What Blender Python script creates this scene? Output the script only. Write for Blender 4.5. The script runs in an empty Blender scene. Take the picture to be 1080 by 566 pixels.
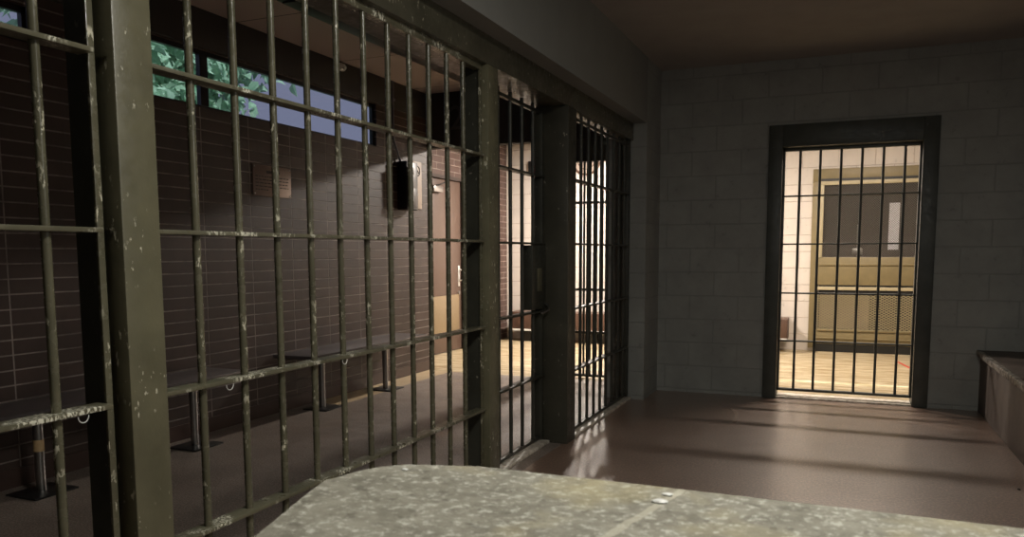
import bpy, bmesh, math, random
from mathutils import Vector, Matrix
random.seed(7)
SC = bpy.context.scene
COL = SC.collection
PI = math.pi

# ------------------------------------------------------------------ camera
H = 1.215
yaw, pitch, roll = -.3993, -.0984, -.0032
fwd = Vector((math.sin(yaw)*math.cos(pitch), math.cos(yaw)*math.cos(pitch), math.sin(pitch)))
rgt = Vector((math.cos(yaw), -math.sin(yaw), 0)); upv = rgt.cross(fwd)
r2 = rgt*math.cos(roll) + upv*math.sin(roll); u2 = -rgt*math.sin(roll) + upv*math.cos(roll)
cam = bpy.data.cameras.new('camera'); co = bpy.data.objects.new('camera', cam); COL.objects.link(co)
m = Matrix((r2, u2, -fwd)).transposed().to_4x4(); m.translation = (0, 0, H); co.matrix_world = m
cam.sensor_width = 36; cam.lens = 826.5/1080*36; cam.shift_y = 65.2/1080
cam.clip_start = .03
cam.dof.use_dof = True; cam.dof.focus_distance = 4.5; cam.dof.aperture_fstop = 11
SC.camera = co

# ------------------------------------------------------------------ world, sun, colour management
SC.view_settings.view_transform = 'Standard'; SC.view_settings.look = 'None'
SC.view_settings.gamma = 1; SC.view_settings.exposure = 0; SC.view_settings.use_curve_mapping = False
W = bpy.data.worlds.new('sky'); SC.world = W; W.use_nodes = True
W.node_tree.nodes['Background'].inputs[0].default_value = (.58, .59, .86, 1)
W.node_tree.nodes['Background'].inputs[1].default_value = .42
sl = bpy.data.lights.new('sun', 'SUN'); sl.energy = 6; sl.angle = .02; sl.color = (.9, 1, .95)
so = bpy.data.objects.new('sun', sl); COL.objects.link(so); so.location = (6, -2, 9)
so.rotation_euler = Vector((-.7, .25, -1)).to_track_quat('-Z', 'Y').to_euler()

LAMPS = dict(far_left=(210, (1, .90, .80)), far_right=(90, (1, .86, .72)), cell=(11, (1, .97, .9)), cell_top=(48, (1, .97, .88)), corridor=(.5, (1, .9, .8)))
def area(name, loc, sx, sy, key, parent=None, spread=PI, aim=None):
    l = bpy.data.lights.new(name, 'AREA'); l.shape = 'RECTANGLE'; l.size = sx; l.size_y = sy
    l.energy = LAMPS[key][0]; l.color = LAMPS[key][1]; l.spread = spread
    o = bpy.data.objects.new(name, l); COL.objects.link(o); o.location = loc
    if aim: o.rotation_euler = Vector(aim).to_track_quat('-Z', 'Y').to_euler()
    if parent: o.parent = parent; o.location = Vector(loc) - parent.location
    return o

# ------------------------------------------------------------------ node material helpers
class NM:
    def __init__(s, name):
        s.m = bpy.data.materials.new(name); s.m.use_nodes = True
        s.t = s.m.node_tree; s.n = s.t.nodes; s.l = s.t.links
        s.b = s.n['Principled BSDF']; s.pos = s.n.new('ShaderNodeNewGeometry').outputs['Position']
        s._bump = None
    def link(s, a, b): s.l.new(a, b)
    def mapv(s, scale=(1, 1, 1), loc=(0, 0, 0), src=None):
        k = s.n.new('ShaderNodeMapping'); k.inputs['Scale'].default_value = scale; k.inputs['Location'].default_value = loc
        s.link(src or s.pos, k.inputs[0]); return k.outputs[0]
    def noise(s, scale, detail=4, rough=.55, vec=None):
        k = s.n.new('ShaderNodeTexNoise'); k.inputs['Scale'].default_value = scale
        k.inputs['Detail'].default_value = detail; k.inputs['Roughness'].default_value = rough
        s.link(vec or s.pos, k.inputs['Vector']); return k.outputs['Fac']
    def ramp(s, fac, stops):
        k = s.n.new('ShaderNodeValToRGB'); e = k.color_ramp.elements
        while len(e) < len(stops): e.new(.5)
        for el, (p, c) in zip(e, stops):
            el.position = p; el.color = (c, c, c, 1) if not isinstance(c, tuple) else (*c, 1)
        s.link(fac, k.inputs[0]); return k.outputs[0]
    def mix(s, fac, a, b, mode='MIX'):
        k = s.n.new('ShaderNodeMix'); k.data_type = 'RGBA'; k.blend_type = mode
        for v, i in ((fac, 0), (a, 6), (b, 7)):
            if hasattr(v, 'is_output'): s.link(v, k.inputs[i])
            else: k.inputs[i].default_value = v if i == 0 else (*v, 1)
        return k.outputs[2]
    def math(s, op, a, b=0.):
        k = s.n.new('ShaderNodeMath'); k.operation = op
        for v, i in ((a, 0), (b, 1)):
            if hasattr(v, 'is_output'): s.link(v, k.inputs[i])
            else: k.inputs[i].default_value = v
        return k.outputs[0]
    def sep(s, src=None):
        k = s.n.new('ShaderNodeSeparateXYZ'); s.link(src or s.pos, k.inputs[0]); return k.outputs
    def comb(s, x, y, z=0.):
        k = s.n.new('ShaderNodeCombineXYZ')
        for v, i in ((x, 0), (y, 1), (z, 2)):
            if hasattr(v, 'is_output'): s.link(v, k.inputs[i])
            else: k.inputs[i].default_value = v
        return k.outputs[0]
    def bump(s, h, strength, dist):
        k = s.n.new('ShaderNodeBump'); k.inputs['Strength'].default_value = strength; k.inputs['Distance'].default_value = dist
        s.link(h, k.inputs['Height'])
        if s._bump: s.link(s._bump, k.inputs['Normal'])
        s._bump = k.outputs[0]; s.link(s._bump, s.b.inputs['Normal'])
    def col(s, c):
        if hasattr(c, 'is_output'): s.link(c, s.b.inputs['Base Color'])
        else: s.b.inputs['Base Color'].default_value = (*c, 1)
    def rough(s, r):
        if hasattr(r, 'is_output'): s.link(r, s.b.inputs['Roughness'])
        else: s.b.inputs['Roughness'].default_value = r
    def set(s, **k):
        for a, v in k.items(): s.b.inputs[a.replace('_', ' ')].default_value = v
        return s

def steel(name, base, chipamt, chipcol=(.55, .52, .40), rough=.38, scale=60):
    s = NM(name)
    big = s.noise(6, 3); c = s.mix(s.ramp(big, [(.3, 0.), (.7, 1.)]), tuple(v*.75 for v in base), tuple(v*1.2 for v in base))
    ch = s.math('MULTIPLY', s.ramp(s.noise(scale, 3, .6, s.mapv((1, 1, .45))), [(1-chipamt, 0.), (1-chipamt+.03, 1.)]), s.ramp(s.noise(9, 2), [(.5, 0.), (.6, 1.)]))
    c = s.mix(ch, c, chipcol)
    s.col(c); s.rough(s.ramp(s.noise(30, 3), [(.3, rough-.08), (.7, rough+.12)]))
    s.bump(s.noise(90, 4), .25, .002); s.bump(ch, .4, -.001)
    s.set(Specular_IOR_Level=.5)
    return s.m
def flat(name, c, rough=.5, metal=0., nz=40, amt=.15, bump=.15):
    s = NM(name)
    k = s.mix(s.noise(nz, 4), tuple(v*(1-amt) for v in c), tuple(min(1, v*(1+amt)) for v in c))
    s.col(k); s.rough(rough); s.set(Metallic=metal)
    if bump: s.bump(s.noise(nz*2, 3), bump, .001)
    return s.m
def masonry(name, axis, bw, bh, mortar, c1, c2, cm, off, ox, oz, rough=.6, depth=.004, stain=.25, grain=.3):
    s = NM(name); x, y, z = s.sep()
    u = x if axis == 'x' else y
    v = s.comb(s.math('ADD', u, ox), s.math('ADD', z, oz))
    k = s.n.new('ShaderNodeTexBrick'); k.offset = off; k.offset_frequency = 2; k.squash = 1
    k.inputs['Scale'].default_value = 1; k.inputs['Mortar Size'].default_value = mortar
    k.inputs['Mortar Smooth'].default_value = .35; k.inputs['Bias'].default_value = 0
    k.inputs['Brick Width'].default_value = bw; k.inputs['Row Height'].default_value = bh
    k.inputs['Color1'].default_value = (*c1, 1); k.inputs['Color2'].default_value = (*c2, 1); k.inputs['Mortar'].default_value = (*cm, 1)
    s.link(v, k.inputs['Vector'])
    st = s.mix(s.ramp(s.noise(3.5, 6, .65), [(.3, 0.), (.75, 1.)]), k.outputs['Color'], tuple(q*(1-stain) for q in c1))
    st = s.mix(s.math('MULTIPLY', s.ramp(s.noise(14, 6, .7), [(.62, 0.), (.70, 1.)]), .35), st, tuple(q*.35 for q in c1))
    s.col(st); s.rough(rough)
    s.bump(k.outputs['Fac'], 1., -depth); s.bump(s.noise(130, 4, .7), grain, .002)
    return s.m

OL = (.125, .116, .072)
M = dict(
    beam=steel('dark_olive_beam_paint', (.080, .075, .052), .38),
    olive=steel('olive_painted_steel', OL, .38),
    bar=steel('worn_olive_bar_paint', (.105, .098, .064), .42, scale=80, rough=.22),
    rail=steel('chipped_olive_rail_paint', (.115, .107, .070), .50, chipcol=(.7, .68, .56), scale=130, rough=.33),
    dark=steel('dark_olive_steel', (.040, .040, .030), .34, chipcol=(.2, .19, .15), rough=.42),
    dark2=steel('shaded_olive_post', (.055, .052, .038), .33, chipcol=(.3, .28, .22), rough=.40),  # olive post darkened in its colour to stand in for shade
    casing=steel('dark_green_grey_casing', (.062, .066, .057), .30, chipcol=(.16, .17, .15), rough=.42),
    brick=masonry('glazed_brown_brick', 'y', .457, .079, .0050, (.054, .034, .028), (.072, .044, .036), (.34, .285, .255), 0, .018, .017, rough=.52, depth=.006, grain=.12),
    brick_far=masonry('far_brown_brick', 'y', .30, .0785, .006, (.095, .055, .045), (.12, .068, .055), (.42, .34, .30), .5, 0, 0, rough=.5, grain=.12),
    block=masonry('grey_painted_block', 'x', .4064, .2032, .006, (.335, .340, .320), (.352, .357, .336), (.29, .295, .277), .5, .0, -.03, rough=.6, depth=.002),
    block_y=masonry('grey_painted_block_side', 'y', .4064, .2032, .006, (.335, .340, .320), (.352, .357, .336), (.29, .295, .277), .5, .0, -.03, rough=.6, depth=.002),
    white=masonry('cream_painted_block', 'x', .4064, .2032, .005, (.66, .60, .54), (.68, .62, .56), (.44, .36, .31), .5, .1, -.0, rough=.6, depth=.004, stain=.1),
    white_y=masonry('cream_painted_block_side', 'y', .4064, .2032, .005, (.66, .60, .54), (.68, .62, .56), (.44, .36, .31), .5, .1, -.0, rough=.6, stain=.1),
    ceil=flat('brownish_plaster_ceiling', (.34, .315, .29), .85, nz=5, amt=.12),
    upper=flat('grey_painted_plaster', (.235, .237, .222), .75, nz=6, amt=.08),
    bulk=flat('dark_bulkhead_and_shade_band', (.030, .026, .024), .8, nz=6),
    cceil=None, floor=None, ffloor=None,
    black=flat('black_plastic_and_gap_shade', (.012, .012, .012), .35),
    chrome=flat('brushed_steel', (.42, .41, .40), .3, 1.),
    benchtop=flat('dark_laminate_bench_top', (.10, .085, .085), .32),
    doorp=flat('brown_door_paint', (.115, .074, .056), .45, nz=8, amt=.08),
    kick=flat('tan_kick_plate', (.25, .185, .11), .4),
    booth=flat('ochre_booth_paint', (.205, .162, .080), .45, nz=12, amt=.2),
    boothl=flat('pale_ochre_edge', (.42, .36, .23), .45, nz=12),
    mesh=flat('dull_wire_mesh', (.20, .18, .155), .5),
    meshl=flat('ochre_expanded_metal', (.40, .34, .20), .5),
    inside=flat('dark_booth_interior', (.090, .068, .066), .7, nz=5),
    paper=flat('white_paper', (.75, .75, .80), .7),
    plate=flat('tarnished_plaque_metal', (.30, .225, .195), .35, .3),
    ink=flat('dark_engraving', (.03, .022, .02), .6),
    frame=flat('dark_bronze_window_frame', (.022, .020, .022), .4),
    alum=flat('grey_window_bead', (.20, .2, .24), .4, .5),
    tag=flat('pale_panel_metal', (.42, .34, .28), .5, 0.),
    red=flat('red_plastic', (.6, .03, .03), .4),
    redp=flat('red_floor_paint', (.55, .05, .03), .6),
    fbench=flat('brown_stained_wood', (.10, .055, .038), .5, nz=15),
    tape=flat('tan_tape', (.55, .38, .2), .6),
    white_pl=flat('white_enamel', (.75, .75, .72), .4),
    sill=None, conc=None, rbench=None, leaf=None, bark=flat('brown_bark', (.08, .06, .04), .9),
    ground=flat('grass_ground', (.05, .09, .03), .9, nz=10),
    tile=flat('dark_base_tile', (.060, .036, .030), .4, nz=12),
)
# floor : brown sealed concrete
def floor_mat(name, a, b, grain=.8, rl=.36, rh=.55, strip=False, coat=0., gs=110):
    s = NM(name)
    c = s.mix(s.ramp(s.noise(1.6, 7, .65), [(.2, 0.), (.8, 1.)]), a, b)
    c = s.mix(s.math('MULTIPLY', s.ramp(s.noise(gs, 3, .65), [(.47, 0.), (.60, 1.)]), .55), c, tuple(min(1, v*2.6) for v in b))  # pale speckle painted in for the glints of the floor grain
    c = s.mix(s.math('MULTIPLY', s.ramp(s.noise(3, 8, .7), [(.45, 0.), (.75, 1.)]), .25), c, tuple(v*.75 for v in a))
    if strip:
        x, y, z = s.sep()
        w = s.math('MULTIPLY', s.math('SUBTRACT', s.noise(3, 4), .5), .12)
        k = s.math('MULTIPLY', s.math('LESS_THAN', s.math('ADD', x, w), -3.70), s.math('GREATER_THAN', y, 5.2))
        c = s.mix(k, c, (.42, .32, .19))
    s.col(c); s.rough(s.ramp(s.noise(4, 5), [(.35, rl), (.7, rh)]))
    s.bump(s.noise(5, 4), .25, .01); s.bump(s.noise(75, 4, .75), grain, .005)
    s.set(Specular_IOR_Level=.8, Coat_Weight=coat, Coat_Roughness=.30)
    return s.m
M['floor'] = floor_mat('brown_sealed_concrete', (.130, .080, .056), (.205, .132, .096), grain=1., rl=.33, rh=.42, coat=1., gs=75)
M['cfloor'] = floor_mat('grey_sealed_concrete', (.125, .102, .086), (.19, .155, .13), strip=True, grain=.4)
s = NM('worn_tan_floor_paint')
v = s.mapv((1.2, 6, 1))
c = s.mix(s.ramp(s.noise(2.2, 7, .7, v), [(.38, 0.), (.58, 1.)]), (.25, .17, .075), (.50, .42, .28))
s.col(c); s.rough(.5); s.bump(s.noise(60, 3), .2, .001); M['ffloor'] = s.m
# corridor ceiling : large mauve panels with dark seams
s = NM('mauve_ceiling_panels'); x, y, z = s.sep()
k = s.n.new('ShaderNodeTexBrick'); k.offset = 0; k.inputs['Scale'].default_value = 1
k.inputs['Mortar Size'].default_value = .006; k.inputs['Brick Width'].default_value = .61; k.inputs['Row Height'].default_value = 1.22
k.inputs['Color1'].default_value = (.34, .27, .25, 1); k.inputs['Color2'].default_value = (.30, .24, .225, 1); k.inputs['Mortar'].default_value = (.05, .04, .04, 1)
s.link(s.comb(s.math('ADD', x, 3.97-.0), s.math('ADD', y, -4.46)), k.inputs['Vector'])
s.col(k.outputs['Color']); s.rough(.8); s.bump(s.noise(80, 3), .2, .002); M['cceil'] = s.m
# foreground concrete
s = NM('speckled_grey_concrete')
c = s.mix(s.ramp(s.noise(22, 6, .7), [(.35, 0.), (.7, 1.)]), (.155, .145, .112), (.30, .285, .23))
c = s.mix(s.math('MULTIPLY', s.ramp(s.noise(95, 4, .7), [(.52, 0.), (.66, 1.)]), .75), c, (.58, .57, .50))
c = s.mix(s.math('MULTIPLY', s.ramp(s.noise(48, 3, .6), [(.60, 0.), (.68, 1.)]), .7), c, (.10, .092, .07))
c = s.mix(s.math('MULTIPLY', s.ramp(s.noise(7, 3), [(.52, 0.), (.66, 1.)]), .45), c, (.42, .36, .19))
x, y, z = s.sep()
j = s.math('ABSOLUTE', s.math('ADD', s.math('ADD', x, s.math('MULTIPLY', y, -.22)), s.math('ADD', .335, s.math('MULTIPLY', s.noise(30), .012))))
c = s.mix(s.math('MULTIPLY', s.math('LESS_THAN', j, .005), .6), c, (.48, .45, .36))
s.col(c); s.rough(.75); s.bump(s.noise(60, 5, .7), .6, .004); s.bump(s.noise(200, 3), .4, .001); M['conc'] = s.m
s = NM('brown_plastered_concrete')
c = s.mix(s.ramp(s.noise(5, 6, .7, s.mapv((1, 1, .4))), [(.3, 0.), (.7, 1.)]), (.075, .054, .043), (.125, .096, .078))
s.col(c); s.rough(.6); s.bump(s.noise(30, 4), .35, .004); M['rbench'] = s.m
s = NM('worn_bench_nosing')
c = s.mix(s.ramp(s.noise(28, 5, .7), [(.46, 0.), (.56, 1.)]), (.09, .075, .065), (.42, .39, .33))
s.col(c); s.rough(.55); s.bump(s.noise(60, 4), .4, .003); M['nosing'] = s.m
s = NM('scuffed_sill_lit_tone')
c = s.mix(s.ramp(s.noise(25, 5, .7), [(.42, 0.), (.56, 1.)]), (.50, .44, .36), (.78, .72, .63))  # base colours kept pale to stand in for light on the sills
s.col(c); s.rough(.5); s.bump(s.noise(60, 4), .3, .002); M['sill'] = s.m
s = NM('green_leaf')
oi = s.n.new('ShaderNodeTexCoord'); c = s.mix(s.ramp(s.noise(9, 2), [(.3, 0.), (.7, 1.)]), (.13, .25, .16), (.50, .66, .52))
s.col(c); s.rough(.5)
tr = s.n.new('ShaderNodeBsdfTranslucent'); tr.inputs[0].default_value = (.62, .82, .66, 1); mx = s.n.new('ShaderNodeMixShader'); mx.inputs[0].default_value = .5
s.link(s.b.outputs[0], mx.inputs[1]); s.link(tr.outputs[0], mx.inputs[2]); s.link(mx.outputs[0], s.n['Material Output'].inputs[0]); M['leaf'] = s.m
# clear glass
def glass(name, tint, rough=.02, fac=.12):
    mt = bpy.data.materials.new(name); mt.use_nodes = True; t = mt.node_tree; t.nodes.clear()
    o = t.nodes.new('ShaderNodeOutputMaterial'); a = t.nodes.new('ShaderNodeBsdfTransparent'); b = t.nodes.new('ShaderNodeBsdfGlossy')
    a.inputs[0].default_value = (*tint, 1); b.inputs['Roughness'].default_value = rough; k = t.nodes.new('ShaderNodeMixShader')
    k.inputs[0].default_value = fac; t.links.new(a.outputs[0], k.inputs[1]); t.links.new(b.outputs[0], k.inputs[2]); t.links.new(k.outputs[0], o.inputs[0])
    return mt
M['glass'] = glass('window_glass', (.86, .9, .92), .03, .08)
s = NM('frosted_glass'); s.col((.55, .56, .75)); s.rough(.6); s.set(Transmission_Weight=.8); M['frost'] = s.m
def lampmat(name, c, st):
    s = NM(name); s.col((.8, .8, .8)); s.b.inputs['Emission Color'].default_value = (*c, 1); s.b.inputs['Emission Strength'].default_value = st; return s.m
M['lit'] = lampmat('lit_diffuser', (1, .9, .8), 3.)

# ------------------------------------------------------------------ mesh helpers (bmesh in world metres, parts are shifted to their thing)
def BM(): return bmesh.new()
def bx(bm, x0, x1, y0, y1, z0, z1, bev=0., seg=2):
    if x0 > x1: x0, x1 = x1, x0
    if y0 > y1: y0, y1 = y1, y0
    r = bmesh.ops.create_cube(bm, size=1); vs = r['verts']
    for v in vs:
        v.co = Vector(((x0+x1)/2 + v.co.x*(x1-x0), (y0+y1)/2 + v.co.y*(y1-y0), (z0+z1)/2 + v.co.z*(z1-z0)))
    if bev:
        es = list({e for v in vs for e in v.link_edges})
        bmesh.ops.bevel(bm, geom=es, offset=bev, segments=seg, profile=.5, affect='EDGES')
    return bm
def cyl(bm, p, q, r, n=14, r2=None):
    p = Vector(p); q = Vector(q); d = q-p
    mt = Matrix.Translation((p+q)/2) @ d.to_track_quat('Z', 'Y').to_matrix().to_4x4()
    bmesh.ops.create_cone(bm, cap_ends=True, segments=n, radius1=r, radius2=r if r2 is None else r2, depth=d.length, matrix=mt)
    return bm
def tube(bm, pts, r, n=8):
    pts = [Vector(p) for p in pts]; rings = []
    for i, p in enumerate(pts):
        t = (pts[min(i+1, len(pts)-1)] - pts[max(i-1, 0)]).normalized()
        q = t.to_track_quat('Z', 'Y')
        rings.append([bm.verts.new(p + q @ Vector((math.cos(a)*r, math.sin(a)*r, 0))) for a in (2*PI*k/n for k in range(n))])
    for a, b in zip(rings, rings[1:]):
        for k in range(n): bm.faces.new((a[k], a[(k+1) % n], b[(k+1) % n], b[k]))
    bm.faces.new(rings[0][::-1]); bm.faces.new(rings[-1])
    return bm
def prism(bm, pts, z0, z1):
    a = [bm.verts.new((x, y, z0)) for x, y in pts]; b = [bm.verts.new((x, y, z1)) for x, y in pts]
    n = len(pts); bm.faces.new(a[::-1]); bm.faces.new(b)
    for k in range(n): bm.faces.new((a[k], a[(k+1) % n], b[(k+1) % n], b[k]))
    return bm
def wloc(o):
    v = Vector(o.location)
    while o.parent: o = o.parent; v += o.location
    return v
def obj(name, bm, mat, parent=None, base=None, smooth=True):
    bmesh.ops.recalc_face_normals(bm, faces=bm.faces)
    me = bpy.data.meshes.new(name); bm.to_mesh(me); bm.free()
    o = bpy.data.objects.new(name, me); COL.objects.link(o); me.materials.append(M[mat])
    off = wloc(parent) if parent else Vector(base or (0, 0, 0))
    me.transform(Matrix.Translation(-off))
    if parent: o.parent = parent
    else: o.location = off
    if smooth:
        for p in me.polygons: p.use_smooth = True
        try: me.set_sharp_from_angle(angle=math.radians(35))
        except Exception: pass
    return o
def tag(o, label=None, cat=None, group=None, kind=None):
    if label: o['label'] = label
    if cat: o['category'] = cat
    if group: o['group'] = group
    if kind: o['kind'] = kind
    return o
def thing(name, loc, label, cat, group=None):
    o = bpy.data.objects.new(name, None); COL.objects.link(o); o.location = loc; o.empty_display_size = .1
    return tag(o, label, cat, group)
def struct(name, bm, mat, label=None, cat=None, **k):
    return tag(obj(name, bm, mat, **k), label, cat, kind='structure')

# ================================================================== THE SETTING
CX, BY, CZ = -1.49, 6.835, 2.755          # cell: left wall face, back wall face, ceiling
RX = 1.85; Y0 = -1.3                      # right wall, rear wall
BX = -3.97; BX2 = -4.43                   # corridor brick wall, set-back brick wall
KY = 7.17; CC = 2.82                      # corridor bulkhead plane, corridor ceiling
FY = 10.32; FX = 2.6                      # far wall of lit room, its right side
struct('floor', bx(BM(), -1.62, RX+.2, Y0-.2, BY+.2, -.1, 0), 'floor', 'brown sealed concrete floor of the holding cell', 'floor')
struct('floor', bx(BM(), -4.1, -1.62, Y0-.2, KY-.05, -.1, 0), 'cfloor', 'grey concrete floor of the dark corridor behind the bars', 'floor')
struct('floor', bx(bx(BM(), -4.56, -1.62, KY-.05, FY+.1, -.1, 0), -1.62, FX+.1, BY+.2, FY+.1, -.1, 0), 'ffloor', 'worn tan painted floor of the bright room beyond', 'floor')
struct('ceiling', bx(BM(), CX-.001, RX+.2, Y0-.2, BY+.1, CZ, CZ+.15), 'ceil', 'brownish plaster ceiling of the cell', 'ceiling')
struct('ceiling', bx(BM(), -4.12, -1.70, Y0-.2, KY, CC, CC+.1), 'cceil', 'mauve panelled ceiling over the corridor', 'ceiling')
struct('ceiling', bx(BM(), -4.6, FX+.2, KY, FY+.2, CC, CC+.1), 'ceil', 'ceiling of the bright room beyond', 'ceiling')
# back wall with door opening
DX0, DX1, DZ = -.53, .575, 2.10
bm = BM(); bx(bm, -1.85, DX0, BY, BY+.2, 0, CC); bx(bm, DX1, RX+.2, BY, BY+.2, 0, CC); bx(bm, DX0, DX1, BY, BY+.2, DZ, CC)
struct('wall_back', bm, 'block', 'grey painted block wall with the barred doorway', 'wall')
# left wall of the cell: stub, upper strip, rear part
bm = BM(); bx(bm, CX-.34, CX, 6.33, BY, 0, CC)
struct('wall_left', bm, 'block_y', 'narrow grey block pier at the back left corner of the cell', 'wall')
bm = BM(); bx(bm, CX-.34, CX, .25, 6.33, 2.25, CC)
struct('wall_left', bm, 'upper', 'grey plaster wall strip above the steel beam', 'wall')
struct('wall_left', bx(BM(), CX-.34, CX, Y0, .25, 0, CC), 'block_y', 'grey block wall beside the viewer', 'wall')
struct('wall_right', bx(BM(), RX, RX+.2, Y0-.2, BY, 0, CC), 'block_y', 'grey block wall behind the concrete bench', 'wall')
struct('wall_rear', bx(BM(), -4.1, RX, Y0-.2, Y0, 0, CC), 'block', 'grey block wall behind the viewer', 'wall')
# corridor brick wall with a strip window
WY0, WY1, WZ0, WZ1 = 3.13, 6.24, 2.185, 2.565
VY0, VY1, UZ0, UZ1 = 1.9, 2.93, 2.315, 2.50
bm = BM(); T = .07
bx(bm, BX-T, BX, Y0, 7.25, 0, WZ0); bx(bm, BX-T, BX, Y0, 7.25, WZ1, CC)
bx(bm, BX-T, BX, Y0, VY0, WZ0, WZ1); bx(bm, BX-T, BX, VY0, VY1, WZ0, UZ0); bx(bm, BX-T, BX, VY0, VY1, UZ1, WZ1); bx(bm, BX-T, BX, VY1, WY0, WZ0, WZ1); bx(bm, BX-T, BX, WY1, 7.25, WZ0, WZ1)
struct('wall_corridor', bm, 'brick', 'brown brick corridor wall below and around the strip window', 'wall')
struct('baseboard_corridor', bx(BM(), BX-.01, BX+.008, Y0, 7.25, 0, .10), 'tile', 'dark tile base along the brick wall', 'baseboard')
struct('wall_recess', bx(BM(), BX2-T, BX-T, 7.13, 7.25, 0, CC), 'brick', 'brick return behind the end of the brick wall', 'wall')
tag(obj('shade_band_corridor', bx(BM(), BX-.01, BX+.02, Y0, KY-.002, WZ1+.004, CC-.002, .002), 'bulk'), 'added dark strip standing in for shade between the strip window and the corridor ceiling', 'trim', kind='structure')  # added dark strip covers the brick so it reads as unlit
# set back brick wall with brown door
DY0, DY1, DH = 8.02, 8.95, 2.14
bm = BM(); bx(bm, BX2-T, BX2, 7.25, DY0, 0, CC); bx(bm, BX2-T, BX2, DY1, FY, 0, CC); bx(bm, BX2-T, BX2, DY0, DY1, DH, CC)
struct('wall_far_left', bm, 'brick_far', 'brown brick wall around the brown door', 'wall')
bm = BM(); bx(bm, BX2-T, -.27, FY, FY+.12, 0, CC); bx(bm, 1.38, FX, FY, FY+.12, 0, CC); bx(bm, -.27, 1.38, FY, FY+.12, 2.04, CC); bx(bm, -.27, 1.38, FY, FY+.12, 0, .15)
struct('wall_far', bm, 'white', 'cream painted block wall of the bright room', 'wall')
struct('wall_far_right', bx(BM(), FX, FX+.12, BY+.2, FY, 0, CC), 'white_y', 'cream side wall of the bright room', 'wall')
struct('wall_near', bx(BM(), RX+.2, FX+.12, BY, BY+.2, 0, CC), 'white', 'end piece of the wall beside the cell', 'wall')
bh = struct('wall_bulkhead', bx(BM(), BX2, CX-.34, KY, KY+.12, 2.28, CC), 'bulk', 'dark bulkhead across the corridor under its ceiling', 'wall')
# faint painted number on the bulkhead
cu = bpy.data.curves.new('painted_number', 'FONT'); cu.body = '2'; cu.size = .34; cu.extrude = .001; cu.align_x = 'CENTER'; cu.align_y = 'CENTER'
M['num'] = flat('faded_number_paint', (.075, .068, .062), .7); cu.materials.append(M['num'])
to = bpy.data.objects.new('painted_number', cu); COL.objects.link(to); to.parent = bh; to.location = (-3.62, KY-.002, 2.55); to.rotation_euler = (PI/2, 0, 0)
# ceiling trim over back wall of stub is bare; outside ground
struct('ground', bx(BM(), -14, -4.6, -4, 16, -.3, -.1), 'ground', 'grass outside the strip window', 'ground')

# strip windows -----------------------------------------------------
def strip_window(name, y0, y1, mull, panes, label, split=True, WZ0=WZ0, WZ1=WZ1):
    w = obj(name, bx(bx(bx(bx(BM(), BX-.055, BX-.025, y0, y1, WZ0, WZ0+.018), BX-.055, BX-.025, y0, y1, WZ1-.03, WZ1), BX-.055, BX-.025, y0, y0+.03, WZ0, WZ1), BX-.055, BX-.025, y1-.03, y1, WZ0, WZ1), 'frame')
    tag(w, label, 'window', kind='structure')
    for a, b in mull: obj('mullion', bx(BM(), BX-.055, BX-.02, a, b, WZ0+.02, WZ1-.02), 'frame', w)
    if split:
        obj('transom', bx(BM(), BX-.05, BX-.02, y0+.03, y1-.03, 2.345, 2.385), 'alum', w)
    e = [y0+.03] + [v for a in mull for v in a] + [y1-.03]
    for k in range(0, len(e), 2):
        for z0, z1 in (((WZ0+.02, 2.347), (2.383, WZ1-.03)) if split else ((WZ0+.02, WZ1-.03),)):
            obj('pane', bx(BM(), BX-.042, BX-.036, e[k], e[k+1], z0, z1), panes, w)
    return w
strip_window('window_1', WY0, WY1, [(4.13, 4.20)], 'glass', 'long strip window high in the brick wall with leaves outside')
strip_window('window_2', VY0, VY1, [], 'glass', 'short frosted window high in the brick wall at far left', False, UZ0, UZ1)

# brown door ----------------------------------------------------------
d = obj('door_1', bx(BM(), BX2-.075, BX2-.03, DY0+.04, DY1-.04, .01, DH-.04, .003), 'doorp')
tag(d, 'brown flush door with a tan kick plate in the far brick wall', 'door', kind='structure')
bm = BM(); bx(bm, BX2-.1, BX2+.008, DY0, DY0+.04, 0, DH); bx(bm, BX2-.1, BX2+.008, DY1-.04, DY1, 0, DH); bx(bm, BX2-.1, BX2+.008, DY0, DY1, DH-.04, DH)
M['dframe'] = flat('dark_door_frame', (.035, .022, .018), .45)
obj('door_frame', bm, 'dframe', d)
obj('kick_plate', bx(BM(), BX2-.032, BX2-.027, DY0+.08, DY1-.10, .20, .70, .001), 'kick', d)
bm = BM(); bx(bm, BX2-.03, BX2+.03, DY0+.10, DY0+.33, 1.93, 2.0, .006); obj('door_closer', bm, 'chrome', d)
bm = BM(); cyl(bm, (BX2+.01, DY0+.2, 2.005), (BX2+.03, DY0+.42, 2.06), .009); obj('closer_arm', bm, 'black', d)
bm = BM(); bx(bm, BX2-.03, BX2-.022, DY1-.125, DY1-.085, .80, 1.06, .003)
tube(bm, [(BX2-.02, DY1-.105, .87), (BX2+.03, DY1-.105, .88), (BX2+.035, DY1-.105, .93), (BX2+.03, DY1-.105, 1.0), (BX2-.02, DY1-.105, 1.01)], .009); obj('door_handle', bm, 'white_pl', d)
bm = BM(); cyl(bm, (BX2-.03, DY1-.11, .72), (BX2-.015, DY1-.11, .72), .025); obj('lock_cylinder', bm, 'chrome', d)

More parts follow.
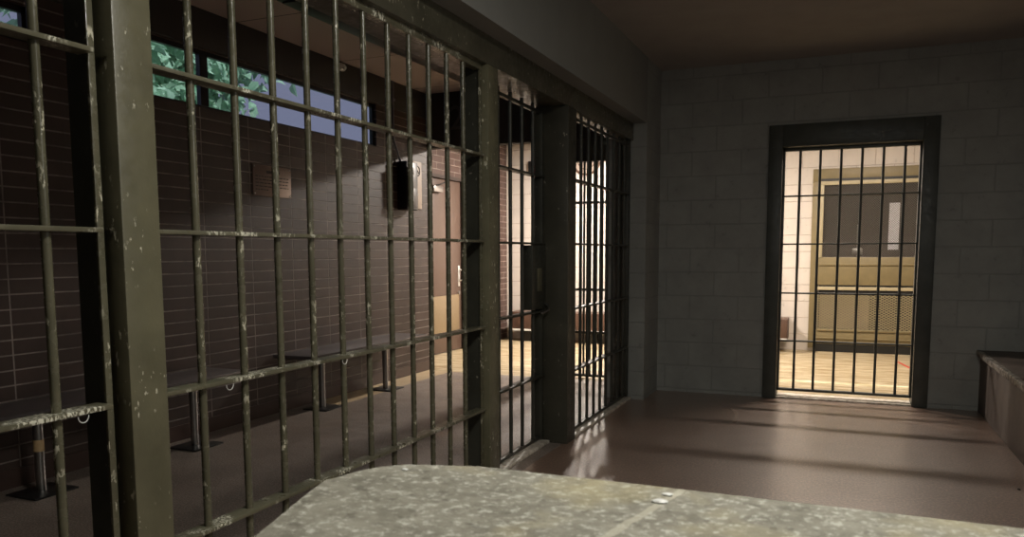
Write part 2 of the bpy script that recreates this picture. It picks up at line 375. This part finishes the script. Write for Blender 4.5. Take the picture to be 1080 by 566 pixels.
# ================================================================== STEEL FRONT OF THE CELL
RZ = (.44, .85, 1.272, 1.685); PX = -1.64; SX = -1.76; FX1 = -1.60; TOP = 2.115
bm = BM(); bx(bm, -1.84, FX1, .25, 4.80, TOP, 2.25, .002); bx(bm, -1.715, FX1, 4.79, 6.33, TOP, 2.25, .002)
tag(obj('steel_beam', bm, 'beam', base=(FX1, .25, TOP)), 'long olive steel beam running above all the bar panels', 'beam')
def post(y0, y1, x0, x1, label, mat='olive', zb=0.):
    bm = BM(); bx(bm, x0, x1, y0, y1, zb, TOP, .004)
    t = obj('steel_post', bm, mat, base=((x0+x1)/2, (y0+y1)/2, 0))
    return tag(t, label, 'post')
post(1.386, 1.50, -1.76, FX1, 'broad chipped olive steel post at the left, nearest the viewer')
post(3.505, 3.628, -1.72, FX1, 'olive steel post between the long bar panel and the sliding door')
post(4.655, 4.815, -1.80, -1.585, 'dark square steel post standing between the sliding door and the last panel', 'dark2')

barmesh = {}
def bar_part(parent, x, y, z0, z1, r=.011, mat='bar', first=[None]):
    key = (round(z0, 3), round(z1, 3), r, mat)
    pl = wloc(parent)
    if key not in barmesh:
        bm = cyl(BM(), (0, 0, z0), (0, 0, z1), r, 16)
        me = bpy.data.meshes.new('bar'); bm.to_mesh(me); bm.free(); me.materials.append(M[mat])
        for p in me.polygons: p.use_smooth = True
        try: me.set_sharp_from_angle(angle=math.radians(40))
        except Exception: pass
        src = bpy.data.objects.new('bar', me); COL.objects.link(src); barmesh[key] = src; o = src
    else:
        o = barmesh[key].copy(); COL.objects.link(o)
    o.parent = parent; o.location = (x-pl.x, y-pl.y, -pl.z)
    return o
def rails(t, x, y0, y1, zs, w=.055, th=.012, mat='rail'):
    for z in zs:
        bm = BM(); bx(bm, x-w/2, x+w/2, y0, y1, z-th/2, z+th/2, .002)
        obj('rail', bm, mat, t)
def stile(t, x, y, side):
    # angle iron: a narrow front lip and a deep web
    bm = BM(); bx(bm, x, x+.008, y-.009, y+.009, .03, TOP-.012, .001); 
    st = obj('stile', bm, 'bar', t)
    obj('web', bx(BM(), x-.075, x-.0005, y+side*.003-.004, y+side*.003+.004, .03, TOP-.012), 'dark', st)  # web coloured darker than the lip, for the shade on its side
def bottom_top(t, x, y0, y1, zb=.02, sill='dark'):
    obj('bottom_rail', bx(BM(), x-.03, x+.03, y0, y1, zb, zb+.05, .003), sill, t)
    obj('top_rail', bx(BM(), x-.03, x+.012, y0, y1, TOP-.03, TOP-.001, .002), 'rail', t)

# panel at the far left (the camera stands beside it)
t = thing('jail_bars', (PX, .8, 0), 'olive bar panel at the far left, cut off by the picture edge', 'bars')
rails(t, PX, .27, 1.345, RZ); stile(t, PX, 1.352, 1)
obj('bottom_rail', bx(BM(), PX-.03, PX+.03, .27, 1.345, 0, .05, .003), 'dark', t); obj('top_rail', bx(BM(), PX-.03, PX+.012, .27, 1.345, TOP-.03, TOP, .002), 'rail', t)
y = 1.216
while y > .3: bar_part(t, PX, y, .03, TOP-.02); y -= .168
# long panel
t = thing('jail_bars', (PX, 2.5, 0), 'long olive bar panel in the middle of the left wall with eleven upright bars', 'bars')
rails(t, PX, 1.50, 3.49, RZ); stile(t, PX, 3.487, 1)
obj('bottom_rail', bx(BM(), PX-.03, PX+.03, 1.50, 3.505, 0, .05, .003), 'dark', t); obj('top_rail', bx(BM(), PX-.03, PX+.012, 1.50, 3.49, TOP-.03, TOP, .002), 'rail', t)
for y in (1.659, 1.827, 1.995, 2.164, 2.331, 2.499, 2.665, 2.826, 2.988, 3.152, 3.312): bar_part(t, PX, y, .03, TOP-.02)
# sliding door
t = thing('sliding_barred_door', (SX, 4.2, 0), 'barred sliding door set back between two steel posts', 'door')
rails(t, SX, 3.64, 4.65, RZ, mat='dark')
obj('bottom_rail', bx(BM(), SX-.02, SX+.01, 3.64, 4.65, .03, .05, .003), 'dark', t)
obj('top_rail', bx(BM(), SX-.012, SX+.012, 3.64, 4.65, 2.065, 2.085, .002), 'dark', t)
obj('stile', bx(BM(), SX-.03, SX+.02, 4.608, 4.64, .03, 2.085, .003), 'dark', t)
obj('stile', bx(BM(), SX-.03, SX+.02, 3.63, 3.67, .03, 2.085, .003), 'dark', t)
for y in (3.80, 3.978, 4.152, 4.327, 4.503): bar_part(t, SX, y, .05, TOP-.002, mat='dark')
lb = obj('lock_box', bx(BM(), SX-.035, SX+.03, 4.42, 4.65, .868, 1.262, .004), 'dark', t)
obj('key_plate', bx(BM(), SX+.03, SX+.034, 4.50, 4.58, .98, 1.12, .002), 'olive', lb)
bm = BM(); tube(bm, [(SX+.03, 4.63, .90), (SX+.06, 4.62, .885), (SX+.07, 4.60, .86), (SX+.05, 4.57, .845), (SX+.03, 4.57, .84)], .006); obj('pull_handle', bm, 'chrome', t)
tag(obj('threshold', bx(BM(), -1.82, -1.70, 3.635, 4.645, 0, .02, .004), 'sill', base=(-1.755, 4.15, 0)), 'scuffed floor sill coloured pale as if lit, under the sliding barred door', 'sill')
# last panel
t = thing('jail_bars', (PX, 5.5, 0), 'farthest bar panel of the left wall, ending at the grey block pier', 'bars')
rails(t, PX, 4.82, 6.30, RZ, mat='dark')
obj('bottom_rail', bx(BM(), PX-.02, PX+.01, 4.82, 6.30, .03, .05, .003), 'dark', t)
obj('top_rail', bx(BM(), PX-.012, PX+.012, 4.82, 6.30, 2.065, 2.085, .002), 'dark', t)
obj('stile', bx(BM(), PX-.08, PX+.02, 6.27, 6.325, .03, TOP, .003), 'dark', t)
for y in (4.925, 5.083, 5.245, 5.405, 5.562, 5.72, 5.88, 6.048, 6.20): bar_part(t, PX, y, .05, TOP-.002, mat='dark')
tag(obj('threshold', bx(BM(), -1.70, -1.59, 4.82, 6.32, 0, .02, .004), 'sill', base=(-1.64, 5.5, 0)), 'scuffed floor sill coloured pale as if lit, under the farthest bar panel', 'sill')
# wire loops hanging on the rails
for yy, zz, lab in ((1.735, .846, 'small bent wire loop under the third rail, near the broad post'), (2.30, .846, 'small bent wire loop under the third rail above the dark bench'), (1.262, .846, 'small bent wire loop on the rail of the far left panel')):
    bm = BM(); tube(bm, [(PX+.028, yy+.014*math.cos(a), zz-.004-.016*math.sin(a)) for a in [PI*k/10 for k in range(11)]], .0012, 6)
    tag(obj('wire_loop', bm, 'white_pl', base=(PX+.028, yy, zz)), lab, 'wire')

# ================================================================== BARRED DOOR IN THE BACK WALL
bm = BM()
y0, y1 = BY-.028, BY+.2
bx(bm, -.594, -.487, y0, y1, 0, 2.237, .003); bx(bm, .53, .64, y0, y1, 0, 2.237, .003); bx(bm, -.487, .53, y0, y1, 2.06, 2.237, .003)
struct('trim_1', bm, 'casing', 'wide dark steel casing around the barred doorway', 'door frame')
t = thing('barred_door', (.02, BY+.085, 0), 'barred steel door in the back wall, bright room showing through', 'door')
for z in (.476, .875, 1.28, 1.672):
    obj('rail', bx(BM(), -.487, .53, BY+.06, BY+.11, z-.006, z+.006, .0015), 'casing', t)
obj('bottom_rail', bx(BM(), -.487, .53, BY+.06, BY+.11, .056, .075, .002), 'casing', t)
obj('top_rail', bx(BM(), -.487, .53, BY+.06, BY+.11, 2.035, 2.058, .002), 'casing', t)
obj('stile', bx(BM(), -.486, -.470, BY+.06, BY+.11, .056, 2.058, .002), 'casing', t)
obj('stile', bx(BM(), .515, .529, BY+.06, BY+.11, .056, 2.058, .002), 'casing', t)
for x in (-.355, -.202, -.046, .108, .262, .415): bar_part(t, x, BY+.085, .058, 2.05, .0105, 'casing')
tag(obj('threshold', bx(BM(), -.487, .53, BY-.005, BY+.2, 0, .014, .003), 'sill', base=(.02, BY+.09, 0)), 'worn sill coloured pale as if lit, under the barred door in the back wall', 'sill')

# ================================================================== CELL FURNITURE
t = thing('concrete_bench', (1.4, 3.5, 0), 'low brown concrete bench along the right side of the cell', 'bench')
obj('bench_base', bx(BM(), .985, RX-.002, .8, BY-.002, 0, .425, .004), 'rbench', t)
obj('bench_top', bx(BM(), .99, RX-.002, .8, BY-.002, .425, .468, .004), 'rbench', t)
obj('bench_nosing', bx(BM(), .955, .99, .8, BY-.002, .425, .47, .008), 'nosing', t)

# foreground concrete wall end, rounded outline
pts = [(-.44, .40), (-.470, .47), (-.496, .566), (-.512, .62), (-.530, .68), (-.542, .73), (-.545, .76), (-.538, .784), (-.522, .812), (-.497, .834), (-.46, .846), (-.40, .850), (-.25, .850), (0, .849), (.3, .847), (.9, .845), (.9, .40)]
bm = BM(); prism(bm, pts, 0, .955)
top = [e for e in bm.edges if all(abs(v.co.z-.955) < 1e-5 for v in e.verts)]
bmesh.ops.bevel(bm, geom=top, offset=.014, segments=4, profile=.5, affect='EDGES')
tag(obj('concrete_wall_cap', bm, 'conc', base=(.2, .62, 0)), 'rounded speckled concrete half wall close in the foreground', 'wall')
for x, y, r, lab in ((-.166, .822, .0035, 'tiny white plaster chip near the edge of the foreground concrete'), (-.168, .795, .005, 'larger pale plaster flake lying on the foreground concrete'), (-.478, .80, .0025, 'white speck on the rounded left end of the foreground concrete')):
    bm = BM(); bmesh.ops.create_icosphere(bm, subdivisions=2, radius=r)
    for v in bm.verts: v.co = Vector((v.co.x*1.6*(1+.3*random.random()), v.co.y*(1+.3*random.random()), v.co.z*.5)) + Vector((x, y, .956))
    tag(obj('plaster_chip', bm, 'white_pl', base=(x, y, .955)), lab, 'plaster chip')
# curved scratch of pale paint on the floor, dark pebble
bm = BM()
bx(bm, .86, .875, 4.60, 4.615, .001, .008, .003)
tag(obj('pebble', bm, 'black', base=(.867, 4.607, 0)), 'tiny dark pebble alone on the brown cell floor', 'pebble')

bm = BM(); pl = [(-0.822, 6.229), (-0.776, 6.207), (-0.728, 6.108), (-0.697, 5.969), (-0.682, 5.795), (-0.683, 5.691)]
a = [bm.verts.new((x-.012, y, .0012)) for x, y in pl]; b = [bm.verts.new((x+.012, y, .0012)) for x, y in pl]
for k in range(len(pl)-1): bm.faces.new((a[k], b[k], b[k+1], a[k+1]))
r = bmesh.ops.extrude_face_region(bm, geom=bm.faces[:])
for q in r['geom']:
    if isinstance(q, bmesh.types.BMVert): q.co.z = .0004
M['scuff'] = flat('pale_scuff', (.26, .20, .165), .6)
tag(obj('scuff_mark', bm, 'scuff', base=(pl[2][0], pl[2][1], 0), smooth=False), 'pale curved scuff mark on the brown floor left of the barred door', 'mark')
# ================================================================== CORRIDOR
def bench(y0, y1, legs, label):
    t = thing('wall_bench', ((BX-3.57)/2-.1, (y0+y1)/2, 0), label, 'bench', 'dark benches along the brick wall')
    obj('seat', bx(BM(), -3.955, -3.60, y0, y1, .425, .455, .004), 'benchtop', t)
    for ly, tape in legs:
        lg = obj('leg', cyl(BM(), (-3.76, ly, .006), (-3.76, ly, .425), .024, 18), 'chrome', t)
        obj('base_plate', bx(BM(), -3.86, -3.64, ly-.12, ly+.12, 0, .010, .002), 'black', lg)
        if tape: obj('tape', cyl(BM(), (-3.76, ly, .215), (-3.76, ly, .275), .0255, 18), 'tape', lg)
    return t
bench(2.0, 4.03, ((2.68, True), (3.72, False)), 'dark corridor bench at the left, one leg wrapped with tape')
bench(4.72, 6.47, ((5.05, False), (5.98, False)), 'dark corridor bench nearer the brown door, its top catching light')

# plaque
t = thing('wall_plaque', (BX+.006, 4.785, 1.75), 'brown metal notice plaque screwed to the dark brick wall', 'sign')
obj('board', bx(BM(), BX+.001, BX+.008, 4.575, 5.0, 1.64, 1.865, .001), 'plate', t)
bm = BM(); rz = 1.815
bx(bm, BX+.008, BX+.0088, 4.72, 4.87, rz-.008, rz+.012)
for k, (a, b) in enumerate(((4.60, 4.97), (4.60, 4.97), (4.60, 4.96), (4.60, 4.97), (4.60, 4.74))):
    z = 1.782-k*.024; yv = a
    while yv < b:
        w = random.uniform(.015, .045); bx(bm, BX+.008, BX+.0086, yv, min(yv+w, b), z-.004, z+.003); yv += w+.008
obj('engraved_lines', bm, 'ink', t)
for yy in (4.59, 4.985):
    for z in (1.655, 1.85): obj('screw', cyl(BM(), (BX+.008, yy, z), (BX+.012, yy, z), .006), 'white_pl', t)
# telephone
t = thing('wall_telephone', (BX+.05, 6.72, 1.85), 'black wall telephone box on the lit brick beside a pale panel', 'telephone')
b = obj('body', bx(BM(), BX+.001, BX+.11, 6.58, 6.80, 1.63, 2.09, .012), 'black', t)
obj('faceplate', bx(BM(), BX+.11, BX+.116, 6.61, 6.77, 1.66, 1.84, .003), 'frame', b)
obj('receiver', bx(bx(bx(BM(), BX+.125, BX+.15, 6.60, 6.65, 1.72, 2.0, .01), BX+.115, BX+.155, 6.595, 6.655, 1.96, 2.04, .012), BX+.115, BX+.155, 6.595, 6.655, 1.68, 1.75, .012), 'black', t)
bm = BM(); tube(bm, [(BX+.13, 6.62, 1.68), (BX+.14, 6.60, 1.60), (BX+.12, 6.66, 1.56), (BX+.09, 6.70, 1.63)], .006); obj('cord', bm, 'black', t)
# conduit
bm = BM(); tube(bm, [(BX+.02, 6.50, CC), (BX+.02, 6.50, 2.62), (BX+.02, 6.50, 2.36), (BX+.02, 6.51, 2.28), (BX+.025, 6.56, 2.18), (BX+.03, 6.62, 2.07)], .011, 10)
bx(bm, BX+.001, BX+.035, 6.475, 6.525, 2.64, 2.66)
tag(obj('conduit', bm, 'alum', base=(BX+.02, 6.5, 2.4)), 'thin metal conduit running up the brick wall from the telephone', 'conduit')
# pale panel with round emblem
t = thing('wall_panel', (BX+.01, 6.95, 1.9), 'narrow pale metal panel with a round dark symbol beside the telephone', 'panel')
obj('plate', bx(BM(), BX+.001, BX+.012, 6.87, 7.045, 1.66, 2.125, .002), 'tag', t)
bm = BM()
for k in range(24):
    a = 2*PI*k/24; tube(bm, [(BX+.0125, 6.955+.05*math.cos(a+q), 2.03+.05*math.sin(a+q)) for q in (0, .13, .27)], .006, 5)
obj('round_symbol', bm, 'ink', t)
bm = BM(); tube(bm, [(BX+.013, 6.93, 2.0), (BX+.013, 6.955, 2.045), (BX+.013, 6.985, 2.01)], .005, 5); obj('inner_mark', bm, 'ink', t)
obj('call_button', cyl(BM(), (BX+.012, 6.955, 1.80), (BX+.02, 6.955, 1.80), .012), 'chrome', t)
# unlit ceiling fixture and small sensor
t = thing('ceiling_light', (-3.17, 5.2, CC), 'long dark unlit light fitting under the corridor ceiling', 'light')
obj('housing', bx(BM(), -3.28, -3.08, 4.05, 6.55, CC-.055, CC, .006), 'black', t)
obj('diffuser', bx(BM(), -3.26, -3.10, 4.08, 6.52, CC-.066, CC-.055, .004), 'frame', t)
bm = BM(); bx(bm, BX+.001, BX+.05, 5.64, 5.71, 2.74, 2.80, .01); cyl(bm, (BX+.05, 5.675, 2.765), (BX+.07, 5.675, 2.76), .016)
tag(obj('ceiling_sensor', bm, 'white_pl', base=(BX+.02, 5.675, 2.77)), 'tiny white sensor high on the wall above the strip window', 'sensor')

# barred gate at the corridor end
t = thing('barred_gate', (-2.15, KY+.06, 0), 'dark barred gate across the corridor end seen through the farthest panel', 'gate')
bm = BM(); bx(bm, -2.70, CX-.345, KY+.01, KY+.11, 2.07, 2.28, .003); obj('header', bm, 'dark', t)
for x0, x1 in ((-2.70, -2.55), (-1.95, CX-.345)): obj('stile', bx(BM(), x0, x1, KY+.01, KY+.11, 0, 2.07, .003), 'dark', t)
for z in (.03, .45, .862, 1.69): obj('rail', bx(BM(), -2.55, -1.95, KY+.04, KY+.08, z-.012, z+.012, .002), 'dark', t)
for x in (-2.43, -2.297, -2.236, -2.175, -2.117, -2.045): bar_part(t, x, KY+.06, .02, 2.08, .011, 'dark')

# ================================================================== BRIGHT ROOM
t = thing('wooden_bench', (-2.4, FY-.2, 0), 'low brown bench against the cream wall of the bright room', 'bench')
obj('seat', bx(BM(), -4.25, -.60, FY-.36, FY-.002, .155, .405, .004), 'fbench', t)
for x in (-4.0, -3.1, -1.6, -.8): obj('support', bx(BM(), x-.05, x+.05, FY-.30, FY-.02, 0, .155), 'black', t)
obj('edge_strip', bx(BM(), -4.25, -.60, FY-.366, FY-.36, .150, .175), 'white_pl', t)
# fire alarm
t = thing('fire_alarm', (-3.95, FY-.03, 2.4), 'red fire alarm with a white strobe high on the cream wall', 'alarm')
obj('body', bx(BM(), -4.02, -3.90, FY-.05, FY-.001, 2.32, 2.50, .006), 'red', t)
obj('strobe', bx(BM(), -3.985, -3.925, FY-.07, FY-.05, 2.42, 2.47, .006), 'white_pl', t)
obj('horn_cover', bx(BM(), -4.085, -4.02, FY-.045, FY-.001, 2.33, 2.48, .004), 'black', t)
# round seal
t = thing('wall_seal', (-3.25, FY-.01, 2.46), 'round seal with a brown ring high on the cream wall', 'sign')
bm = BM(); cyl(bm, (-3.25, FY-.012, 2.46), (-3.25, FY-.001, 2.46), .205, 40); obj('disc', bm, 'tag', t)
bm = BM(); tube(bm, [(-3.25+.19*math.cos(2*PI*k/40), FY-.013, 2.46+.19*math.sin(2*PI*k/40)) for k in range(41)], .016, 6); obj('outer_ring', bm, 'fbench', t)
bm = BM(); tube(bm, [(-3.25+.12*math.cos(2*PI*k/40), FY-.013, 2.46+.12*math.sin(2*PI*k/40)) for k in range(41)], .006, 6); obj('inner_ring', bm, 'fbench', t)

# booth with mesh window and expanded metal grille
BYF = FY-.04
t = thing('mesh_booth', (.5, BYF, 0), 'ochre steel booth front with a mesh window over a diamond grille', 'booth')
X0, X1 = -.375, 1.45
bm = BM(); bx(bm, X0, X1, BYF, FY-.001, 2.06, 2.21, .004); bx(bm, X0, -.285, BYF, FY-.001, 0.04, 2.06, .004); bx(bm, 1.36, X1, BYF, FY-.001, .04, 2.06, .004)
obj('frame', bm, 'booth', t)
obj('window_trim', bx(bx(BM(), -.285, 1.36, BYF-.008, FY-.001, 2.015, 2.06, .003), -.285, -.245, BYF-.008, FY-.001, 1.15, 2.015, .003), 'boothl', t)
obj('middle_panel', bx(bx(BM(), -.285, 1.36, BYF, FY-.001, .815, 1.15, .004), -.285, 1.36, BYF-.012, BYF, 1.05, 1.075, .003), 'booth', t)
obj('gap_shade_strip', bx(BM(), -.26, 1.36, BYF-.004, FY-.001, .795, .812), 'black', t)  # black strips draw the shade in the joints
obj('gap_shade_strip', bx(BM(), -.26, 1.36, BYF+.01, FY-.001, .715, .755), 'black', t)
obj('header_shade_strip', bx(BM(), -.30, 1.40, BYF-.006, BYF+.01, 2.062, 2.090), 'black', t)  # black strip stands in for shade at the header's lower edge
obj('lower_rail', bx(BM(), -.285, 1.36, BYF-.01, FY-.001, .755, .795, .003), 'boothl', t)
obj('bottom_panel', bx(bx(bx(BM(), -.285, 1.36, BYF, FY-.001, .10, .275, .004), -.285, 1.36, BYF-.014, BYF, .255, .275, .003), -.285, 1.36, BYF-.014, BYF, .16, .178, .003), 'booth', t)
obj('bottom_shade_strip', bx(BM(), -.285, 1.36, BYF+.01, FY-.001, 0, .10), 'black', t)  # black fill drawn for the shaded gap below the booth
def diamonds(x0, x1, z0, z1, px_, pz, th, y0, y1, hexa=False):
    bm = BM(); nx = int((x1-x0)/px_*2); nz = int((z1-z0)/pz)
    for j in range(nz+1):
        for sgn in (1, -1):
            zc = z0+j*pz; prev = None
            for i in range(nx+1):
                x = x0+i*px_/2; z = zc + (pz/2 if i % 2 else 0)*sgn
                z = min(max(z, z0), z1)
                a = (bm.verts.new((x, y0, z-th/2)), bm.verts.new((x, y0, z+th/2)))
                if prev: bm.faces.new((prev[0], a[0], a[1], prev[1]))
                prev = a
    r = bmesh.ops.extrude_face_region(bm, geom=bm.faces[:])
    for v in r['geom']:
        if isinstance(v, bmesh.types.BMVert): v.co.y = y1
    return bm
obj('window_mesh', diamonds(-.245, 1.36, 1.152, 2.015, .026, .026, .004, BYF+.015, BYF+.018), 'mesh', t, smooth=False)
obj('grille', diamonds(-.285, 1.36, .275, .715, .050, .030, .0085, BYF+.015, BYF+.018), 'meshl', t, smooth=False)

# dim room behind the booth window
bm = BM(); Z = FY+.12
bx(bm, -.6, 2.0, Z+1.5, Z+1.6, 0, 2.5); bx(bm, -.7, -.6, Z, Z+1.6, 0, 2.5); bx(bm, 2.0, 2.1, Z, Z+1.6, 0, 2.5); bx(bm, -.7, 2.1, Z, Z+1.6, 2.5, 2.6); bx(bm, -.7, 2.1, Z, Z+1.6, -.1, 0)
bx(bm, -.7, -.27, Z, Z+.02, 0, 2.5); bx(bm, 1.38, 2.1, Z, Z+.02, 0, 2.5)
struct('wall_booth', bm, 'inside', 'dim brown room behind the mesh window', 'wall')
tag(obj('paper_notice', bx(BM(), .485, .60, Z+.10, Z+.104, 1.24, 1.80), 'paper', base=(.54, Z+.1, 1.5)), 'tall white sheet hanging behind the wire mesh window', 'paper')
tag(obj('counter', bx(bx(BM(), -.26, 1.37, Z+.0, Z+.35, .78, .815, .004), -.26, .30, Z+.015, Z+.03, .15, .78), 'plate', base=(.5, Z+.15, .8)), 'dim counter just behind the booth window', 'counter')
bm = BM(); cyl(bm, (.15, Z+.2, .815), (.15, Z+.2, 1.55), .012); cyl(bm, (.15, Z+.2, .815), (.15, Z+.2, .83), .06); bx(bm, .09, .21, Z+.17, Z+.23, 1.18, 1.26, .01)
tag(obj('metal_stand', bm, 'chrome', base=(.15, Z+.2, .815)), 'thin metal stand on the counter behind the mesh', 'stand')

# red mark painted on the tan floor
bm = BM(); v = [bm.verts.new(p) for p in ((.70, 8.95, .0015), (.735, 8.93, .0015), (.60, 9.62, .0015), (.575, 9.60, .0015))]; bm.faces.new(v)
r = bmesh.ops.extrude_face_region(bm, geom=bm.faces[:])
for q in r['geom']:
    if isinstance(q, bmesh.types.BMVert): q.co.z -= .0012
tag(obj('painted_mark', bm, 'redp', base=(.65, 9.3, 0), smooth=False), 'slanting red painted mark on the tan floor beyond the barred door', 'mark')

# ================================================================== LAMPS
def tube_light(loc, sx, sy, key, label):
    x, y, z = loc
    t = thing('ceiling_light', (x, y, CC), label, 'light')
    obj('housing', bx(BM(), x-sx/2-.04, x+sx/2+.04, y-sy/2-.04, y+sy/2+.04, z+.02, CC, .005), 'white_pl', t)
    obj('diffuser', bx(BM(), x-sx/2, x+sx/2, y-sy/2, y+sy/2, z+.005, z+.02, .002), 'lit', t)
    area('lamp', (x, y, z), sx, sy, key, t)
tube_light((.05, 8.28, 2.72), 1.25, .12, 'far_right', 'long lit ceiling lamp in the bright room opposite the barred door')
tube_light((-2.62, 9.0, 2.72), .12, .32, 'far_left', 'short lit ceiling lamp in the bright room beyond the corridor')
t = thing('wall_lamp', (RX, 1.7, 1.95), 'boxed wall lamp on the right cell wall beside the viewer', 'lamp')
obj('housing', bx(BM(), RX-.05, RX-.001, 1.40, 2.00, 1.68, 2.22, .01), 'dark', t)
obj('diffuser', bx(BM(), RX-.06, RX-.05, 1.43, 1.97, 1.71, 2.19, .003), 'white_pl', t)
area('lamp', (RX-.075, 1.7, 1.95), .5, .45, 'cell', t, aim=(-.8, .25, .05))
t = thing('ceiling_light', (.1, 1.5, CZ), 'square lit lamp on the cell ceiling above the viewer', 'light')
obj('housing', bx(BM(), -.15, .35, 1.25, 1.75, CZ-.06, CZ-.001, .01), 'dark', t)
obj('diffuser', bx(BM(), -.12, .32, 1.28, 1.72, CZ-.068, CZ-.06, .003), 'white_pl', t)
area('lamp', (.1, 1.5, CZ-.075), .42, .42, 'cell_top', t)
t = thing('ceiling_light', (-2.7, .3, CC), 'small dim lamp on the corridor ceiling near the rear', 'light')
obj('housing', bx(BM(), -2.85, -2.55, .15, .45, CC-.05, CC, .01), 'dark', t)
area('lamp', (-2.7, .3, CC-.06), .3, .3, 'corridor', t)

# ================================================================== TREE OUTSIDE THE STRIP WINDOW
t = thing('leafy_tree', (-6.3, 5.3, -.1), 'broad-leaved green tree outside the strip window', 'tree')
bm = BM(); tube(bm, [(-6.3, 5.3, -.1), (-6.27, 5.35, 1.2), (-6.2, 5.3, 2.6), (-6.15, 5.2, 3.6)], .09, 10)
obj('trunk', bm, 'bark', t)
rnd = random.Random(3)
bm = BM()
for k in range(9):
    a = rnd.uniform(0, 6.28); b0 = Vector((-6.25, 5.3, rnd.uniform(1.4, 2.8))); b1 = b0+Vector((math.cos(a)*.7, math.sin(a)*1.1, rnd.uniform(.3, .9)))
    tube(bm, [b0, (b0+b1)/2+Vector((0, 0, .08)), b1], .022, 6)
obj('branches', bm, 'bark', t)
bm = BM()
n = 0
while n < 8000:
    p = Vector((rnd.gauss(-5.95, .38), rnd.uniform(4.42, 6.75), rnd.uniform(1.7, 3.75)))
    if p.x > -5.1 or p.x < -7: continue
    # crown thins out and rises to the right
    if p.y > 5.7 and p.z < 2.25+(p.y-5.7)*.95+rnd.uniform(-.25, .25): continue
    L = rnd.uniform(.10, .19); w = L*.28
    q = Matrix.Rotation(rnd.uniform(0, 6.28), 4, 'Z') @ Matrix.Rotation(rnd.uniform(-.9, .9), 4, 'X') @ Matrix.Rotation(rnd.uniform(-.2, 1.2), 4, 'Y')
    prof = [(0, 0), (.3, 1), (.6, .85), (1, 0)]
    mid = [bm.verts.new(p + q @ Vector((u*L, 0, -.12*L*u*u*2))) for u, _ in prof]
    for sgn in (1, -1):
        side = [bm.verts.new(p + q @ Vector((u*L, sgn*w*v_, .10*L-.12*L*u*u*2))) for u, v_ in prof[1:3]]
        bm.faces.new((mid[0], mid[1], side[0])); bm.faces.new((mid[1], mid[2], side[1], side[0])); bm.faces.new((mid[2], mid[3], side[1]))
    n += 1
obj('foliage', bm, 'leaf', t)
